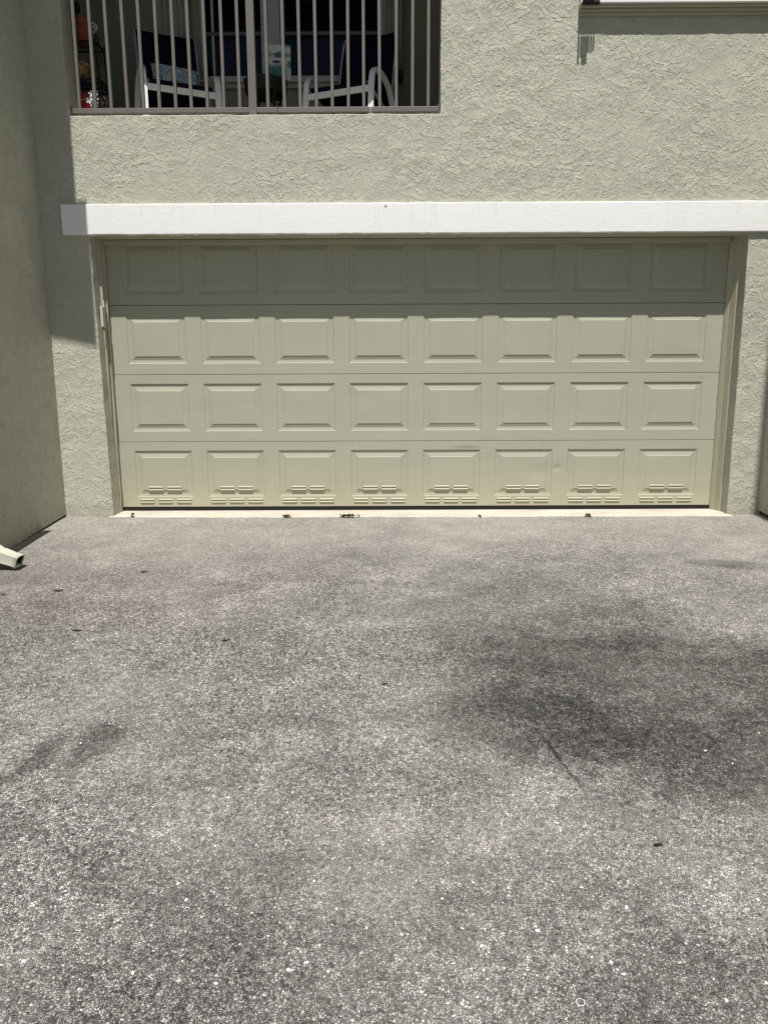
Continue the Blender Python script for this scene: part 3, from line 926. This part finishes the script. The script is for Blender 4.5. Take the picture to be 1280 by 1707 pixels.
p1 = pot('orange terracotta pot on the top shelf of the plant stand', (px-.01, py, FL+.672), [(.055, 0), (.062, .005), (.080, .125), (.078, .127), (.089, .128), (.090, .165), (.080, .166), (.074, .140), (.01, .138)], 'terracotta')
fl = thing('garden_ornament', 'dark square ornament on a stake in the terracotta pot', 'ornament', (px-.055, py, FL+.81))
MB().sweep([(0, 0, 0), (.002, 0, .10)], .006).build('stake', 'black', fl)
MB().box(-.030, .030, -.02, .02, .095, .165).build('plaque', 'black', fl, bevel=.006)
fw = thing('blossom', 'pale pink blossom curling over the terracotta pot rim', 'flower', (px+.085, py-.03, FL+.80))
for k in range(4):
    a = k*1.4
    MB().sweep([Vector((.018*math.sin(a)+.012*math.sin(q), -.01+.01*math.cos(a), .012*k+.016*math.cos(q)-.03)) for q in [j*.5 for j in range(9)]], .006).build('petal', 'grey_white', fw, True)
p2 = pot('yellow patterned flared planter on the middle shelf of the plant stand', (px-.06, py, FL+.402), [(.045, 0), (.05, .004), (.058, .06), (.082, .135), (.078, .138), (.05, .07), (.01, .065)], 'yellow', n=8)
p3 = pot('tiny red clay pot beside the yellow planter', (px+.062, py, FL+.402), [(.022, 0), (.026, .004), (.034, .058), (.030, .060), (.01, .05)], 'terracotta')
bw = tag(MB().lathe([(.025, 0), (.03, .003), (.055, .024), (.052, .026), (.01, .012)], 20).build('bowl', 'blue', None, True, loc=(px+.01, py-.055, FL+.367)), 'small dark blue bowl under the yellow planter on the stand', 'bowl')
bk = thing('bucket', 'red plastic bucket on the porch floor under the plant stand', 'bucket', (px-.02, py-.02, FL))
MB().lathe([(.070, 0), (.074, .003), (.094, .275), (.099, .277), (.099, .290), (.092, .290), (.086, .25), (.01, .245)], 28).build('pail', 'red', bk, True)
MB().sweep([(-.099*math.cos(a), -.03-.06*math.sin(a), .275-.03*math.sin(a)) for a in [R(10*i) for i in range(19)]], .003).build('handle', 'grey_white', bk, True)
fb = thing('silk_flowers', 'bunch of white and pale blue flowers hanging beside the red bucket', 'flowers', (px+.075, py-.12, FL+.235))
for k in range(13):
    a = random.uniform(0, 6.28); r_ = random.uniform(0, .034); c_ = Vector((r_*math.cos(a), random.uniform(-.02, .02), random.uniform(-.06, .06)))
    mb = MB()
    for q in range(5):
        b_ = q*1.2566+a
        mb.add([c_, c_+Vector((.020*math.cos(b_-.4), -.006, .020*math.sin(b_-.4))), c_+Vector((.026*math.cos(b_), -.010, .026*math.sin(b_))), c_+Vector((.020*math.cos(b_+.4), -.006, .020*math.sin(b_+.4)))], [(0, 1, 2, 3)])
    mb.build('petals', 'grey_white' if k % 3 else 'blue', fb)
MB().sweep([(0, 0, -.235), (.004, 0, 0)], .005).build('stem', 'green', fb)
wc = bez([(-2.700, .16, FL+.72), (-2.670, .15, FL+.56), (-2.655, .14, FL+.42), (-2.69, .13, FL+.30), (-2.665, .12, FL+.12), (-2.64, .12, FL+.004)])
tag(MB().sweep(wc, .0045).build('cord', 'white_metal', None, True), 'thin white cord hanging in front of the plant stand', 'cord')

# ------------------------------------------------------------------ downspout
DY = -1.53
DS = thing('downspout', 'pale sage downspout elbow kicking out at the foot of the left wall', 'downspout', (XL, DY, gz(DY)))
def rect(c, ux, uz, hw, hd):   # corrugated rectangular section
    out = []
    for k in range(24):
        a = 2*math.pi*k/24; ca_, sa_ = math.cos(a), math.sin(a)
        e = .28
        p, q = math.copysign(abs(ca_)**e, ca_), math.copysign(abs(sa_)**e, sa_)
        f_ = 1-.07*(k % 2)
        out.append(Vector(c)+Vector(ux)*(p*hw*f_)+Vector(uz)*(q*hd*f_))
    return out
def spout_path():
    pts = [(.050, 8-gz(DY)-1.5, 0.)]
    pts = [Vector((.046, 0, z)) for z in (2.15, 1.4, .42, .30)]
    ang = [0]*4
    n = 8; Rr = .17; end = R(70)
    cx, cz = .046+Rr, .30
    for i in range(1, n+1):
        a = end*i/n
        pts.append(Vector((cx-Rr*math.cos(a), 0, cz-Rr*math.sin(a)))); ang.append(a)
    d = Vector((math.sin(end), 0, -math.cos(end)))
    pts.append(pts[-1]+d*.075); ang.append(end); pts.append(pts[-1]+d*.035); ang.append(end)
    return pts, ang
pts, ang = spout_path()
rings = []
for i, (p, a) in enumerate(zip(pts, ang)):
    d = Vector((math.sin(a), 0, -math.cos(a))); nrm = Vector((math.cos(a), 0, math.sin(a)))
    k = 1.+(.07 if 4 <= i <= 11 and i % 2 else -.03 if i == 12 else .10 if i == len(pts)-1 else .04 if i == len(pts)-2 else 0)
    rings.append(rect(p, (0, 1, 0), nrm, 0.049*k, .037*k))
mb = MB(); mb.ring(rings, caps=False)
o = mb.build('pipe', MAT['trim'], DS, True)
o.data.materials.clear(); o.data.materials.append(paint('downspout_paint', (.53, .53, .43), .5, .35, 0, .22))
m = o.modifiers.new('solid', 'SOLIDIFY'); m.thickness = .0025; m.offset = -1
lin = MB(); lin.ring([[p+(q-p)*.93 for q in rg] for p, rg in zip(pts[4:-1], rings[4:-1])]+[[pts[-1]+(q-pts[-1])*.93-Vector((.006, 0, 0)) for q in rings[-1]]], caps=False)
lin.build('pipe_shade_liner', 'rubber', DS, True)  # black liner painting in the shade and grime inside the mouth
MB().add(rings[8], [tuple(range(24))]).build('pipe_shade_end', 'rubber', DS)  # black sheet across the pipe, standing in for the shade of its depth
zl = min((v.co.z for v in o.data.vertices))
for c in DS.children: c.location.z = -zl+.004
MB().box(.0005, .092, -.056, .056, .55, .58).build('strap', 'trim', DS)

# ------------------------------------------------------------------ things lying on the drive
def debris(name, label, cat, x, y, r_, nleaf, z=None, tall=.02):
    mb = MB(); rng = random.Random(int(abs(x)*1000))
    for k in range(nleaf):
        c_ = Vector((rng.gauss(0, r_*.55), rng.gauss(0, .006), rng.uniform(.002, tall)))
        a, b_ = rng.uniform(0, 6.28), rng.uniform(-.9, .9); L, w_ = rng.uniform(.018, .034), rng.uniform(.009, .015)
        d = Vector((math.cos(a)*math.cos(b_), math.sin(a)*math.cos(b_), math.sin(b_))); s_ = d.cross(Vector((0, 0, 1))).normalized()
        n_ = s_.cross(d)
        P = [c_-d*L*.5, c_+s_*w_+n_*.002, c_+d*L*.5, c_-s_*w_+n_*.002, c_+n_*.005]
        for q in P: q.z = max(q.z, .0008)
        mb.add(P, [(0, 1, 4), (1, 2, 4), (2, 3, 4), (3, 0, 4), (0, 3, 2, 1)])
    o = mb.build(name, 'leaf', None, loc=(x, y, (gz(y) if z is None else z)+.001))
    return tag(o, label, cat)
debris('leaf_litter', 'larger clump of dead leaves on the concrete strip under the fourth door panel', 'leaf litter', -.54, -.285, .046, 52, -.0150, .015)
debris('leaf_litter', 'small clump of dead leaves on the concrete strip under the third door panel', 'leaf litter', -1.03, -.288, .026, 13, -.0150, .012)
debris('leaf_litter', 'dead leaf clump at the edge of the strip right of the dent in the door', 'leaf litter', 1.36, -.285, .018, 12, -.0150, .013)
debris('leaf_litter', 'tuft of dead leaf at the left end of the concrete strip', 'leaf litter', -2.27, -.245, .010, 8, -.0150, .022)
debris('leaf_litter', 'single dark leaf scrap on the strip edge right of the middle of the door', 'leaf litter', .50, -.29, .010, 4, -.0150, .008)
def twig(label, x, y, L, ang_, th):
    rng = random.Random(int(abs(x*y)*777))
    n = 9; pts_ = []
    for k in range(n):
        t_ = k/(n-1)-.5
        pts_.append(Vector((t_*L, .10*L*math.sin(t_*5+x), th*.6+abs(rng.gauss(0, .001)))))
    rad = [th*(.35+.65*math.sin(math.pi*(k+.4)/(n-.2)))*rng.uniform(.8, 1.15) for k in range(n)]
    o = MB().sweep(pts_, rad, n=7).build('dead_leaf', 'stick', None, True, loc=(x, y, gz(y)+.001), rotz=ang_)
    tag(o, label, 'dead leaf')
twig('long dark curled leaf on the asphalt in front of the downspout', -2.136, -1.94, 0.062, R(10), 0.0048)
twig('dark curled leaf farther right of the downspout, under the first door panel', -1.74, -1.62, 0.042, R(16), 0.0045)
twig('thin dark curled leaf below the second door panel', -1.80, -2.50, 0.06, R(-2), 0.004)
twig('short dark leaf right of the thin curled one, nearer the middle', -1.02, -2.62, 0.04, R(20), 0.004)
twig('small dark leaf scrap at the left edge below the downspout', -2.42, -2.00, 0.036, R(4), 0.0045)
twig('dark leaf scrap in the middle of the drive', -.245, -3.06, 0.03, R(5), 0.0042)
twig('black leaf scrap below the crack on the right of the drive', .58, -4.035, 0.028, R(-10), 0.0042)
twig('little dark leaf near the dark patch by the right wall', 1.22, -1.63, 0.035, R(-25), 0.003)

# white shell chips
def chip_mesh(seed):
    rng = random.Random(seed); mb = MB(); n = 7
    top = []; bot = []
    for k in range(n):
        a = 2*math.pi*k/n; r_ = rng.uniform(.55, 1.1)
        bot.append(Vector((math.cos(a)*r_, math.sin(a)*r_*.7, 0))); top.append(Vector((math.cos(a)*r_*.75, math.sin(a)*r_*.5, rng.uniform(.25, .5))))
    mb.ring([bot, top])
    me = mb.mesh('shell_chip'); me.materials.append(MAT[('shell', 'shell', 'shell_grey')[seed % 3]]); return me
chips = [chip_mesh(s) for s in range(6)]
def px2ground(u, v):
    d = _f + _r*((u-640)/1230) + _u*((853.5-v)/1230); t_ = .5
    while True:
        p = CAM+d*t_
        if p.z <= gz(p.y): return p
        t_ += .004
spots = [(297, 1474, 1.1), (311, 1500, 1.3), (305, 1513, .7), (524, 1470, 1.0), (222, 1624, 1.4), (360, 1641, 1.3), (512, 1605, 1.2), (481, 1618, 1.5), (236, 1677, 1.2), (803, 1578, 1.3),
         (771, 1548, .9), (1043, 1514, 1.4), (896, 1553, 1.3), (1018, 1606, 1.3), (1039, 1624, 1.2), (737, 1498, 1.1), (988, 1660, .8), (1087, 1582, .8), (847, 1480, 1.0), (1262, 1500, 1.2),
         (355, 1208, .9), (135, 1239, 1.2), (1096, 1192, 1.0), (1031, 1176, .9), (1175, 1252, 1.2), (1220, 1273, 1.0), (1264, 1222, .9), (835, 1405, .8), (770, 1673, 1.3), (1128, 1395, .7),
         (40, 1602, 1.1), (93, 1512, .8), (611, 1547, 1.0), (650, 1420, .8), (702, 1655, 1.1), (1210, 1668, 1.2), (1276, 1640, 1.0), (155, 1393, .7), (560, 1330, .7), (438, 1686, .9),
         (26, 1137, .9), (284, 1132, .8), (740, 1082, .8), (1036, 1113, .8), (915, 981, .8), (418, 1458, .7), (352, 1485, .8), (393, 1515, .8), (420, 1522, .7), (400, 1575, .7), (345, 1590, .6), (447, 1561, .7)]
rng = random.Random(5)
for i, (u, v, s) in enumerate(spots):
    p = px2ground(u, v)
    o = link('shell_chip', chips[i % 6], None, loc=(p.x, p.y, gz(p.y)-.0005), rotz=rng.uniform(0, 6.28))
    o.scale = (.0064*s, .0058*s, .0048*s)
    tag(o, 'tiny pale shell chip set in the grey asphalt', 'shell chip', 'pale shell chips in the asphalt')
def ring(u, v, rad, label, arc=6.28):
    p = px2ground(u, v); n = 20
    P = [(rad*math.cos(arc*k/n), rad*math.sin(arc*k/n), .0012) for k in range(n)]
    o = MB().sweep(P, [.0013+.0004*math.sin(k*1.7) for k in range(n)], n=6, closed=arc > 6).build('shell_ring', 'shell_grey', None, True, loc=(p.x, p.y, gz(p.y)))
    tag(o, label, 'shell')
ring(967, 1673, .0100, 'round white shell ring at the bottom right of the drive')
ring(312, 1516, .0065, 'curved sliver of white shell beside two chips at the lower left', 3.4)
ring(995, 1631, .0058, 'small pale shell arc above the round shell ring', 2.6)
